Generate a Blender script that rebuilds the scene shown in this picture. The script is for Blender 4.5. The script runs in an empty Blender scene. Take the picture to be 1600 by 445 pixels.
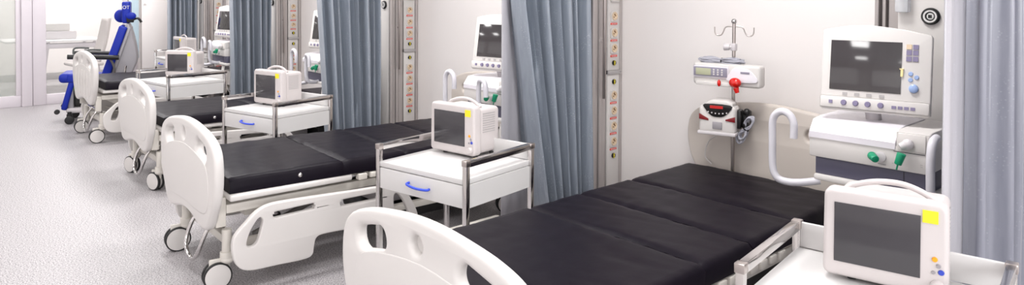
import bpy, bmesh, math, random
from mathutils import Vector, Matrix, noise
from mathutils.geometry import tessellate_polygon
R = math.radians; PI = math.pi
random.seed(7)
scene = bpy.context.scene
COL = scene.collection

# ------------------------------------------------------------------ camera
F = 1085.0; PITCH = 1.0; ROLL = 0.25; YAW = 47.5; CAM_Z = 1.5
CY = -5 + F * math.tan(R(PITCH))
cam_d = bpy.data.cameras.new('camera'); cam = bpy.data.objects.new('camera', cam_d); COL.objects.link(cam)
cam_d.sensor_fit = 'HORIZONTAL'; cam_d.sensor_width = 36; cam_d.lens = 36 * F / 1600
cam_d.shift_y = -(222.5 - CY) / 1600
cam_d.clip_start = 0.05
cam.matrix_world = Matrix.Translation((0, 0, CAM_Z)) @ (Matrix.Rotation(R(YAW), 4, 'Z') @ Matrix.Rotation(R(90 - PITCH), 4, 'X') @ Matrix.Rotation(R(ROLL), 4, 'Z'))
scene.camera = cam

# ------------------------------------------------------------------ light and exposure
w = bpy.data.worlds.new('world'); scene.world = w; w.use_nodes = True
w.node_tree.nodes['Background'].inputs[0].default_value = (0.95, 0.97, 1.0, 1)
w.node_tree.nodes['Background'].inputs[1].default_value = 0.6
LAMP_W = 24.0            # watts of each ceiling light
def fill_light(x, w_, e, y=-3.12, rz=0):      # unseen area lamp added as fill at the front or right wall
    l = bpy.data.lights.new('window_daylight', 'AREA'); l.energy = e; l.shape = 'RECTANGLE'; l.size = w_; l.size_y = 1.4; l.color = (.97, .985, 1)
    o = bpy.data.objects.new('window_daylight', l); COL.objects.link(o); o.location = (x, y, 1.65); o.rotation_euler = (math.radians(90), 0, math.radians(rz))
FILL_WIN = [(-9.6, 2.6), (-6.2, 2.6), (-2.8, 2.6), (0.6, 2.6)]  # positions and widths of the added front fill lamps and their frames
for wx, ww in FILL_WIN: fill_light(wx, ww, 5.0)
fill_light(2.52, 2.6, 80.0, 1.2, 90)
fill_light(2.52, 2.0, 60.0, -1.7, 90)
scene.view_settings.view_transform = 'Standard'; scene.view_settings.look = 'None'
scene.view_settings.gamma = 1; scene.view_settings.use_curve_mapping = False
scene.view_settings.exposure = 0.0

# ------------------------------------------------------------------ materials
def srgb(r, g, b):
    f = lambda c: (c / 255 / 12.92) if c / 255 <= 0.04045 else ((c / 255 + 0.055) / 1.055) ** 2.4
    return (f(r), f(g), f(b), 1)
def mat(name, rgb, rough=0.5, metal=0.0, spec=0.5, var=0.03, scale=8, bump=0.0, bscale=60, coat=0, **kw):
    m = bpy.data.materials.new(name); m.use_nodes = True
    nt = m.node_tree; b = nt.nodes['Principled BSDF']
    c = srgb(*rgb)
    tc = nt.nodes.new('ShaderNodeTexCoord')
    n = nt.nodes.new('ShaderNodeTexNoise'); n.inputs['Scale'].default_value = scale; n.inputs['Detail'].default_value = 4
    nt.links.new(tc.outputs['Object'], n.inputs['Vector'])
    mx = nt.nodes.new('ShaderNodeMix'); mx.data_type = 'RGBA'
    mx.inputs[6].default_value = tuple(v * (1 - var) for v in c[:3]) + (1,)
    mx.inputs[7].default_value = tuple(min(1, v * (1 + var)) for v in c[:3]) + (1,)
    nt.links.new(n.outputs['Fac'], mx.inputs[0]); nt.links.new(mx.outputs[2], b.inputs['Base Color'])
    b.inputs['Roughness'].default_value = rough; b.inputs['Metallic'].default_value = metal
    b.inputs['Specular IOR Level'].default_value = spec
    if coat: b.inputs['Coat Weight'].default_value = coat; b.inputs['Coat Roughness'].default_value = 0.1
    if bump:
        n2 = nt.nodes.new('ShaderNodeTexNoise'); n2.inputs['Scale'].default_value = bscale; n2.inputs['Detail'].default_value = 5
        nt.links.new(tc.outputs['Object'], n2.inputs['Vector'])
        bp = nt.nodes.new('ShaderNodeBump'); bp.inputs['Strength'].default_value = bump; bp.inputs['Distance'].default_value = 0.01
        nt.links.new(n2.outputs['Fac'], bp.inputs['Height']); nt.links.new(bp.outputs['Normal'], b.inputs['Normal'])
    for k, v in kw.items(): b.inputs[k.replace('_', ' ')].default_value = v
    return m
M = {}
M['wall'] = mat('wall_paint', (240, 235, 233), 0.65, bump=0.03, bscale=200, var=0.01, scale=2)
M['wall_grey'] = mat('grey_wall_paint', (158, 156, 157), 0.7, var=0.01, scale=2)
M['ceil'] = mat('ceiling_paint', (240, 240, 240), 0.8)
M['wframe'] = mat('white_frame', (214, 207, 212), 0.4)
M['plastic'] = mat('warm_white_plastic', (214, 210, 207), 0.38, var=0.01, spec=0.4)
M['beige'] = mat('beige_plastic', (205, 196, 188), 0.45, var=0.01)
M['bedmetal'] = mat('cream_powder_coat', (214, 209, 201), 0.4)
M['darkmetal'] = mat('dark_grey_metal', (92, 88, 86), 0.45, metal=0.3)
M['mattress'] = mat('black_coated_fabric', (19, 14, 23), 0.42, spec=0.10, var=0.10, scale=5, bump=0.10, bscale=14)
M['mside'] = mat('black_side_fabric', (22, 20, 24), 0.6, spec=0.3)
M['white'] = mat('white_laminate', (209, 207, 206), 0.35)
M['equip'] = mat('white_equipment_plastic', (211, 207, 204), 0.35, var=0.01)
M['monitor'] = mat('monitor_plastic', (199, 192, 191), 0.35, var=0.01)
M['equipgrey'] = mat('light_grey_equipment_plastic', (205, 200, 202), 0.4, var=0.02)
M['lilac'] = mat('lilac_white_plastic', (226, 222, 228), 0.3)
M['slate'] = mat('slate_blue_plastic', (84, 82, 100), 0.45)
M['slate_dark'] = mat('dark_slate_plastic', (50, 48, 60), 0.5)
M['tubegrey'] = mat('pale_grey_tube', (203, 201, 207), 0.35)
M['chrome'] = mat('chrome', (205, 202, 201), 0.10, metal=1.0, var=0.01)
M['steel'] = mat('brushed_steel', (190, 182, 178), 0.28, metal=1.0, var=0.05)
M['alu'] = mat('anodised_aluminium', (190, 184, 182), 0.4, metal=0.55)
M['aludark'] = mat('shadow_groove', (96, 90, 90), 0.5, metal=0.4)
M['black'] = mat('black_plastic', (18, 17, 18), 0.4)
M['rubber'] = mat('black_rubber', (28, 27, 28), 0.6)
M['screen'] = mat('dark_display_glass', (58, 56, 60), 0.12, spec=0.6, var=0.02)
M['ventscreen'] = mat('glossy_display_glass', (52, 48, 50), 0.09, spec=0.7, var=0.02, coat=0.3)
M['yellow'] = mat('yellow_sticker', (238, 222, 40), 0.5)
M['orange'] = mat('orange_button', (250, 160, 30), 0.4)
M['blue'] = mat('blue_plastic', (48, 76, 205), 0.35)
M['bluebtn'] = mat('blue_button', (50, 70, 180), 0.35)
M['palebtn'] = mat('pale_blue_button', (150, 172, 214), 0.3)
M['greybtn'] = mat('grey_button', (150, 146, 150), 0.4)
M['violet'] = mat('violet_grey_key', (128, 120, 150), 0.4)
M['green'] = mat('green_plastic', (0, 140, 100), 0.35)
M['red'] = mat('red_translucent_plastic', (205, 24, 14), 0.2, spec=0.7)
M['redlabel'] = mat('red_label', (224, 62, 48), 0.5)
M['tan'] = mat('tan_socket_insert', (216, 194, 166), 0.5)
M['brown'] = mat('brown_contact', (120, 84, 44), 0.5)
M['navy'] = mat('blue_vinyl', (14, 38, 150), 0.45, spec=0.3, bump=0.05)
M['greyshell'] = mat('grey_shell_plastic', (150, 147, 152), 0.45)
M['cable'] = mat('grey_cable', (170, 170, 180), 0.4)
M['lcd'] = mat('green_grey_lcd', (176, 178, 150), 0.3)
M['keypad'] = mat('keypad_grey', (140, 136, 152), 0.5)
M['darkred'] = mat('dark_red_lens', (120, 14, 22), 0.25)
M['redled'] = mat('red_display', (190, 30, 30), 0.3)
M['wood'] = mat('white_table', (238, 236, 236), 0.4)
M['chairgrey'] = mat('grey_beige_shell', (198, 190, 188), 0.5)
M['skirt'] = mat('grey_skirting', (172, 168, 168), 0.5)

def glass(name, rgb, rough=0.02, alpha=0.35):
    m = bpy.data.materials.new(name); m.use_nodes = True; nt = m.node_tree
    b = nt.nodes['Principled BSDF']; b.inputs['Base Color'].default_value = srgb(*rgb)
    b.inputs['Roughness'].default_value = rough; b.inputs['Alpha'].default_value = alpha
    n = nt.nodes.new('ShaderNodeTexNoise'); n.inputs['Scale'].default_value = 3
    mr = nt.nodes.new('ShaderNodeMapRange'); mr.inputs[3].default_value = alpha * 0.9; mr.inputs[4].default_value = alpha * 1.1
    nt.links.new(n.outputs['Fac'], mr.inputs[0]); nt.links.new(mr.outputs[0], b.inputs['Alpha'])
    return m
M['glass'] = glass('clear_glass', (225, 236, 232), 0.03, 0.06)
M['doorglass'] = glass('greenish_door_glass', (186, 192, 184), 0.12, 0.38)
M['blueglass'] = glass('pale_blue_acrylic', (208, 230, 240), 0.1, 0.7)
M['bag'] = glass('clear_plastic', (226, 228, 232), 0.2, 0.55)

def floor_mat():
    m = bpy.data.materials.new('speckled_vinyl_floor'); m.use_nodes = True; nt = m.node_tree; b = nt.nodes['Principled BSDF']
    tc = nt.nodes.new('ShaderNodeTexCoord')
    v = nt.nodes.new('ShaderNodeTexNoise'); v.inputs['Scale'].default_value = 120; v.inputs['Detail'].default_value = 3; v.inputs['Roughness'].default_value = 0.7
    nt.links.new(tc.outputs['Object'], v.inputs['Vector'])
    cr = nt.nodes.new('ShaderNodeValToRGB')
    e = cr.color_ramp.elements
    e[0].position = 0.40; e[0].color = srgb(122, 118, 120); e[1].position = 0.56; e[1].color = srgb(194, 190, 192)
    nt.links.new(v.outputs['Fac'], cr.inputs[0]); nt.links.new(cr.outputs[0], b.inputs['Base Color'])
    b.inputs['Roughness'].default_value = 0.42; b.inputs['Specular IOR Level'].default_value = 0.35
    return m
M['floor'] = floor_mat()

def curtain_mat(name, base, light, fleck):
    m = bpy.data.materials.new(name); m.use_nodes = True; nt = m.node_tree; b = nt.nodes['Principled BSDF']
    tc = nt.nodes.new('ShaderNodeTexCoord'); mp = nt.nodes.new('ShaderNodeMapping'); mp.inputs['Scale'].default_value = (30, 30, 3)
    nt.links.new(tc.outputs['Object'], mp.inputs['Vector'])
    n = nt.nodes.new('ShaderNodeTexNoise'); n.inputs['Scale'].default_value = 1.6; n.inputs['Detail'].default_value = 4
    nt.links.new(mp.outputs[0], n.inputs['Vector'])
    mx = nt.nodes.new('ShaderNodeMix'); mx.data_type = 'RGBA'; mx.inputs[6].default_value = srgb(*base); mx.inputs[7].default_value = srgb(*light)
    nt.links.new(n.outputs['Fac'], mx.inputs[0])
    vo = nt.nodes.new('ShaderNodeTexVoronoi'); vo.inputs['Scale'].default_value = 85
    nt.links.new(tc.outputs['Object'], vo.inputs['Vector'])
    n3 = nt.nodes.new('ShaderNodeTexNoise'); n3.inputs['Scale'].default_value = 9; nt.links.new(tc.outputs['Object'], n3.inputs['Vector'])
    r1 = nt.nodes.new('ShaderNodeMapRange'); r1.inputs[1].default_value = 0.32; r1.inputs[2].default_value = 0.1
    nt.links.new(vo.outputs['Distance'], r1.inputs[0])
    r2 = nt.nodes.new('ShaderNodeMapRange'); r2.inputs[1].default_value = 0.5; r2.inputs[2].default_value = 0.62
    nt.links.new(n3.outputs['Fac'], r2.inputs[0])
    mu = nt.nodes.new('ShaderNodeMath'); mu.operation = 'MULTIPLY'; nt.links.new(r1.outputs[0], mu.inputs[0]); nt.links.new(r2.outputs[0], mu.inputs[1])
    mu2 = nt.nodes.new('ShaderNodeMath'); mu2.operation = 'MULTIPLY'; mu2.inputs[1].default_value = fleck; nt.links.new(mu.outputs[0], mu2.inputs[0])
    m2 = nt.nodes.new('ShaderNodeMix'); m2.data_type = 'RGBA'; m2.inputs[7].default_value = srgb(205, 208, 216)
    nt.links.new(mx.outputs[2], m2.inputs[6]); nt.links.new(mu2.outputs[0], m2.inputs[0]); nt.links.new(m2.outputs[2], b.inputs['Base Color'])
    b.inputs['Roughness'].default_value = 0.36; b.inputs['Sheen Weight'].default_value = 0.1; b.inputs['Specular IOR Level'].default_value = 0.9
    return m
M['curtain'] = curtain_mat('blue_grey_satin', (120, 129, 142), (154, 162, 173), 0.5)
M['curtain_light'] = curtain_mat('light_grey_satin', (120, 123, 136), (150, 151, 162), 0.2)
M['curtain_pale'] = curtain_mat('pale_grey_satin', (162, 160, 166), (182, 180, 186), 0.25)

# ------------------------------------------------------------------ mesh helpers
class MB:
    def __init__(s): s.bm = bmesh.new()
    def _add(s, tmp, mtx=None):
        me = bpy.data.meshes.new('t'); tmp.to_mesh(me); tmp.free()
        if mtx is not None: me.transform(mtx)
        s.bm.from_mesh(me); bpy.data.meshes.remove(me); return s
    def box(s, x0, x1, y0, y1, z0, z1, bev=0.0, seg=2, mtx=None, axis=None):
        t = bmesh.new(); bmesh.ops.create_cube(t, size=1)
        for v in t.verts:
            v.co = Vector(((x0 + x1) / 2 + v.co.x * (x1 - x0), (y0 + y1) / 2 + v.co.y * (y1 - y0), (z0 + z1) / 2 + v.co.z * (z1 - z0)))
        if bev > 0:
            ed = t.edges[:]
            if axis is not None:
                ed = [e for e in t.edges if abs((e.verts[0].co - e.verts[1].co).normalized()[axis]) > 0.9]
            bmesh.ops.bevel(t, geom=ed, offset=bev, segments=seg, affect='EDGES', profile=0.5)
        return s._add(t, mtx)
    def cyl(s, a, b, r, r2=None, n=20, bev=0.0):
        a, b = Vector(a), Vector(b); d = b - a; L = d.length
        t = bmesh.new(); bmesh.ops.create_cone(t, cap_ends=True, segments=n, radius1=r, radius2=r if r2 is None else r2, depth=L)
        if bev > 0:
            ed = [e for e in t.edges if abs(e.verts[0].co.z - e.verts[1].co.z) < 1e-6]
            bmesh.ops.bevel(t, geom=ed, offset=bev, segments=2, affect='EDGES', profile=0.5)
        q = d.to_track_quat('Z', 'Y').to_matrix().to_4x4()
        return s._add(t, Matrix.Translation((a + b) / 2) @ q)
    def sphere(s, c, r, sc=(1, 1, 1), n=16):
        t = bmesh.new(); bmesh.ops.create_uvsphere(t, u_segments=n, v_segments=n // 2 + 2, radius=r)
        return s._add(t, Matrix.Translation(c) @ Matrix.Diagonal((*sc, 1)))
    def tube(s, pts, r, n=10, smooth=0, closed=False, rf=None):
        pts = [Vector(p) for p in pts]
        if smooth:
            P = []; N = len(pts)
            for i in range(N if closed else N - 1):
                p0 = pts[(i - 1) % N] if (closed or i > 0) else pts[0]
                p1 = pts[i]; p2 = pts[(i + 1) % N]
                p3 = pts[(i + 2) % N] if (closed or i + 2 < N) else pts[-1]
                for k in range(smooth):
                    u = k / smooth
                    P.append(0.5 * ((2 * p1) + (-p0 + p2) * u + (2 * p0 - 5 * p1 + 4 * p2 - p3) * u * u + (-p0 + 3 * p1 - 3 * p2 + p3) * u ** 3))
            if not closed: P.append(pts[-1])
            pts = P
        N = len(pts); t = bmesh.new(); rings = []
        tang = []
        for i in range(N):
            a = pts[(i - 1) % N] if (closed or i > 0) else pts[0]; b = pts[(i + 1) % N] if (closed or i < N - 1) else pts[-1]
            tang.append((b - a).normalized())
        up = Vector((0, 0, 1)) if abs(tang[0].z) < 0.9 else Vector((1, 0, 0))
        nrm = (up - tang[0] * up.dot(tang[0])).normalized()
        for i in range(N):
            nrm = (nrm - tang[i] * nrm.dot(tang[i])).normalized(); bi = tang[i].cross(nrm)
            rr = r * (rf(i / (N - 1)) if rf else 1)
            rings.append([t.verts.new(pts[i] + (nrm * math.cos(2 * PI * k / n) + bi * math.sin(2 * PI * k / n)) * rr) for k in range(n)])
        for i in range(N if closed else N - 1):
            A = rings[i]; B = rings[(i + 1) % N]
            for k in range(n): t.faces.new((A[k], A[(k + 1) % n], B[(k + 1) % n], B[k]))
        if not closed: t.faces.new(rings[0][::-1]); t.faces.new(rings[-1])
        return s._add(t)
    def lathe(s, prof, c=(0, 0, 0), axis='Z', n=32):
        t = bmesh.new(); rings = []
        for (r, z) in prof: rings.append([t.verts.new((r * math.cos(2 * PI * k / n), r * math.sin(2 * PI * k / n), z)) for k in range(n)])
        for A, B in zip(rings, rings[1:]):
            for k in range(n): t.faces.new((A[k], A[(k + 1) % n], B[(k + 1) % n], B[k]))
        bmesh.ops.remove_doubles(t, verts=t.verts[:], dist=1e-6)
        m = Matrix.Translation(c)
        if axis == 'X': m = m @ Matrix.Rotation(R(90), 4, 'Y')
        if axis == 'Y': m = m @ Matrix.Rotation(R(90), 4, 'X')
        return s._add(t, m)
    def profile(s, outline, holes=(), depth=0.04, bev=0.01, plane='XZ', at=0.0, smooth=6, mtx=None):
        """closed outline (u,v) with holes, extruded symmetrically about `at`."""
        loops = []
        for k, loop in enumerate([outline] + list(holes)):
            L = [Vector(p) for p in thin(cr_closed(loop, smooth))]
            ar = sum(L[i].x * L[(i + 1) % len(L)].y - L[(i + 1) % len(L)].x * L[i].y for i in range(len(L)))
            if (ar < 0) == (k == 0): L.reverse()          # outer ccw, holes cw: the material is always on the left
            N = len(L); nr = []
            for i in range(N):
                e1 = (L[i] - L[i - 1]).normalized(); e2 = (L[(i + 1) % N] - L[i]).normalized()
                n_ = Vector((-(e1.y + e2.y), e1.x + e2.x)); n_ = n_.normalized() / max(.5, (n_.length / 2) or 1)
                nr.append(n_)
            loops.append((L, nr))
        t = bmesh.new(); h = depth / 2; steps = 4 if bev > .003 else 2; caps = {}
        for L, nr in loops:
            rings = []
            seq = [(bev * (1 - math.sin(q * PI / 2 / steps)), h - bev * (1 - math.cos(q * PI / 2 / steps))) for q in range(steps + 1)]
            seq = seq + [(o_, -z_) for o_, z_ in reversed(seq)]
            for off, z_ in seq: rings.append([t.verts.new((*(p + n_ * off), z_)) for p, n_ in zip(L, nr)])
            for A, B in zip(rings, rings[1:]):
                for i in range(len(A)): t.faces.new((A[i], A[(i + 1) % len(A)], B[(i + 1) % len(A)], B[i]))
            caps.setdefault(0, []).append(rings[0]); caps.setdefault(1, []).append(rings[-1])
        for c in caps.values():
            flat = [v_ for r_ in c for v_ in r_]
            for tri in tessellate_polygon([[Vector((v_.co.x, v_.co.y, 0)) for v_ in r_] for r_ in c]):
                try: t.faces.new([flat[i] for i in tri])
                except ValueError: pass
        me = bpy.data.meshes.new('t'); t.to_mesh(me); t.free()
        if plane == 'XZ': m = Matrix.Translation((0, at, 0)) @ Matrix.Rotation(R(90), 4, 'X')
        elif plane == 'YZ': m = Matrix.Translation((at, 0, 0)) @ Matrix(((0, 0, 1, 0), (1, 0, 0, 0), (0, 1, 0, 0), (0, 0, 0, 1)))
        else: m = Matrix.Translation((0, 0, at))
        if mtx is not None: m = mtx @ m
        me.transform(m); t = bmesh.new(); t.from_mesh(me); bpy.data.meshes.remove(me)
        bmesh.ops.remove_doubles(t, verts=t.verts[:], dist=1e-5)
        return s._add(t)
    def grid(s, fn, nu, nv):
        t = bmesh.new(); V = [[t.verts.new(fn(i / nu, j / nv)) for j in range(nv + 1)] for i in range(nu + 1)]
        for i in range(nu):
            for j in range(nv): t.faces.new((V[i][j], V[i + 1][j], V[i + 1][j + 1], V[i][j + 1]))
        return s._add(t)
    def mul(s, mtx): s.bm.transform(mtx); return s
    def build(s, name, m, parent=None, angle=38, label=None, solid=0):
        bmesh.ops.recalc_face_normals(s.bm, faces=s.bm.faces[:])
        me = bpy.data.meshes.new(name); s.bm.to_mesh(me); s.bm.free()
        me.polygons.foreach_set('use_smooth', [True] * len(me.polygons))
        me.set_sharp_from_angle(angle=R(angle)); me.materials.append(m)
        o = bpy.data.objects.new(name, me); COL.objects.link(o)
        if parent: o.parent = parent
        if label: o['label'] = label
        if solid:
            md = o.modifiers.new('solid', 'SOLIDIFY'); md.thickness = solid; md.offset = 0
        return o
def thin(L, d=.0022):
    out = [L[0]]
    for p in L[1:]:
        if math.dist(p, out[-1]) > d and math.dist(p, L[0]) > d: out.append(p)
    return out
def cr_closed(pts, k):
    if k <= 1: return list(pts)
    out = []; N = len(pts)
    for i in range(N):
        p0, p1, p2, p3 = (Vector(pts[(i + j) % N]) for j in (-1, 0, 1, 2))
        for q in range(k):
            u = q / k
            v = 0.5 * ((2 * p1) + (-p0 + p2) * u + (2 * p0 - 5 * p1 + 4 * p2 - p3) * u * u + (-p0 + 3 * p1 - 3 * p2 + p3) * u ** 3)
            out.append((v.x, v.y))
    return out
def rrect(cx, cy, w, h, r, n=5, ang=0):
    out = []
    for (sx, sy, a0) in ((1, 1, 0), (-1, 1, 90), (-1, -1, 180), (1, -1, 270)):
        for i in range(n + 1):
            a = R(a0 + 90 * i / n); out.append((sx * (w / 2 - r) + r * math.cos(a), sy * (h / 2 - r) + r * math.sin(a)))
    c, s_ = math.cos(R(ang)), math.sin(R(ang))
    return [(cx + x * c - y * s_, cy + x * s_ + y * c) for x, y in out]
def circ(cx, cy, r, n=24, sy=1): return [(cx + r * math.cos(2 * PI * i / n), cy + r * sy * math.sin(2 * PI * i / n)) for i in range(n)]

def tag(o, label=None, cat=None, group=None, kind=None):
    if label: o['label'] = label
    if cat: o['category'] = cat
    if group: o['group'] = group
    if kind: o['kind'] = kind
    return o
def thing(name, label, cat, loc=(0, 0, 0), rz=0.0, group=None):
    o = bpy.data.objects.new(name, None); o.empty_display_size = 0.1; COL.objects.link(o)
    o.location = loc; o.rotation_euler = (0, 0, R(rz)); return tag(o, label, cat, group)
def copy_tree(o, parent=None):
    c = o.copy(); COL.objects.link(c); c.parent = parent
    for ch in [x for x in bpy.data.objects if x.parent == o]: copy_tree(ch, c)
    return c
def again(o, loc, rz, label):
    c = copy_tree(o); c.location = loc; c.rotation_euler = (0, 0, R(rz)); c['label'] = label; return c
def struct(name, mb, m): return tag(mb.build(name, m), kind='structure')

# ------------------------------------------------------------------ setting
XL, XR, YB, YF, ZC = -11.3, 2.6, 3.6, -3.2, 2.8
struct('floor', MB().box(-14.6, XR, YF, YB, -0.1, 0), M['floor'])
struct('ceiling', MB().box(-14.6, XR, YF, YB, ZC, ZC + 0.1), M['ceil'])
struct('wall_back', MB().box(-14.6, XR, YB, YB + 0.12, -0.1, ZC + 0.1), M['wall'])
struct('wall_front', MB().box(-14.6, XR, YF - 0.12, YF, -0.1, ZC + 0.1), M['wall'])
struct('wall_right', MB().box(XR, XR + 0.12, YF, YB, -0.1, ZC + 0.1), M['wall'])
struct('wall_far', MB().box(-14.72, -14.6, YF, YB, -0.1, ZC + 0.1), M['wall'])
n_ = 3
for wx, ww in FILL_WIN:  # unseen frames added around the front fill lamps
    wn = struct('window_%d' % n_, MB().box(wx - ww / 2 - .06, wx + ww / 2 + .06, YF, YF + .05, .89, .95, .004).box(wx - ww / 2 - .06, wx + ww / 2 + .06, YF, YF + .05, 2.35, 2.41, .004)
                .box(wx - ww / 2 - .06, wx - ww / 2, YF, YF + .05, .89, 2.41, .004).box(wx + ww / 2, wx + ww / 2 + .06, YF, YF + .05, .89, 2.41, .004), M['wframe']); n_ += 1
for wy, ww in ((1.2, 2.6), (-1.7, 2.0)):  # the same made-up frames for the fill lamps on the right
    struct('window_%d' % n_, MB().box(XR - .05, XR, wy - ww / 2 - .06, wy + ww / 2 + .06, .89, .95, .004).box(XR - .05, XR, wy - ww / 2 - .06, wy + ww / 2 + .06, 2.35, 2.41, .004)
           .box(XR - .05, XR, wy - ww / 2 - .06, wy - ww / 2, .89, 2.41, .004).box(XR - .05, XR, wy + ww / 2, wy + ww / 2 + .06, .89, 2.41, .004), M['wframe']); n_ += 1
# glazed partition at the left end of the ward
struct('wall_left', MB().box(XL - 0.1, XL, 2.84, YB, 0, ZC), M['wall'])
struct('trim_1', MB().box(XL - 0.06, XL + 0.05, 1.43, 1.55, 0, ZC, 0.008).box(XL - 0.06, XL + 0.03, 1.555, 1.71, 0, ZC, 0.008), M['wframe'])
struct('trim_2', MB().box(XL - 0.06, XL + 0.04, 2.66, 2.74, 0, ZC, 0.006).box(XL - 0.06, XL + 0.02, 2.75, 2.84, 0, ZC, 0.006), M['wframe'])
wf = struct('window_1', MB().box(XL - 0.04, XL + 0.02, 1.71, 2.66, 0.0, 0.14, 0.006).box(XL - 0.04, XL + 0.02, 1.71, 2.66, 2.5, 2.6, 0.006), M['wframe'])
MB().box(XL - 0.012, XL - 0.002, 1.71, 2.66, 0.14, 2.5).build('glass_pane', M['glass'], wf)
d1 = struct('door_1', MB().box(XL - 0.03, XL + 0.02, 0.5, 1.43, 0.0, 0.15, 0.006).box(XL - 0.03, XL + 0.02, 1.37, 1.43, 0.15, 2.2, 0.006).box(XL - 0.03, XL + 0.02, 0.5, 0.57, 0.15, 2.2, 0.006).box(XL - 0.03, XL + 0.02, 0.5, 1.43, 2.2, 2.3, 0.006), M['wframe'])
MB().box(XL - 0.012, XL - 0.002, 0.57, 1.37, 0.15, 2.2).build('glass_pane', M['doorglass'], d1)
w2 = struct('window_2', MB().box(XL - 0.03, XL + 0.02, YF, 0.5, 0.0, 0.15, 0.006).box(XL - 0.03, XL + 0.02, -1.3, -1.2, 0.15, 2.5, 0.006).box(XL - 0.03, XL + 0.02, YF, 0.5, 2.5, 2.6, 0.006), M['wframe'])
MB().box(XL - 0.012, XL - 0.002, YF, 0.5, 0.15, 2.5).build('glass_pane', M['doorglass'], w2)
struct('wall_left_upper', MB().box(XL - 0.08, XL, YF, 2.84, 2.6, ZC), M['wall'])
struct('baseboard_far', MB().box(-14.6, -14.57, YF, YB, 0.0, 0.12, 0.004), M['skirt'])
struct('baseboard_back', MB().box(XL, XR, YB - 0.014, YB, 0.0, 0.09, 0.003), M['skirt'])

# ceiling lights: recessed panels with their own lamp
def ceiling_light(x, y):
    t = thing('ceiling_light', 'square flat ceiling light panel in the white ward ceiling', 'ceiling light', (x, y, ZC - 0.03), 0, 'ceiling light panels above the ward')
    MB().box(-.31, .31, -.31, .31, 0.0, .03, .004).build('frame', M['white'], t)
    m = M.get('diffuser')
    if not m:
        m = bpy.data.materials.new('lit_diffuser'); m.use_nodes = True; b = m.node_tree.nodes['Principled BSDF']
        b.inputs['Emission Color'].default_value = (1, .98, .97, 1); b.inputs['Emission Strength'].default_value = 3.0; M['diffuser'] = m
    MB().box(-.28, .28, -.28, .28, -0.004, 0.0).build('diffuser', m, t)
    l = bpy.data.lights.new('panel_lamp', 'AREA'); l.energy = LAMP_W * (1.4 if x < -12 else 0.25 if x > 0 else 0.7 if x > -2 and y < 1 else 1) * (0.45 if y < -1 else 0.7 if y < 1 else 1.5); l.shape = 'SQUARE'; l.size = 0.56; l.color = (1, .985, .975)
    lo = bpy.data.objects.new('panel_lamp', l); COL.objects.link(lo); lo.parent = t; lo.location = (0, 0, -0.012)
for lx in (-13.2, -10.2, -8.0, -5.8, -3.6, -1.4, 0.8):
    for ly in (-1.5, 0.4, 2.3): ceiling_light(lx, ly)

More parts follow.
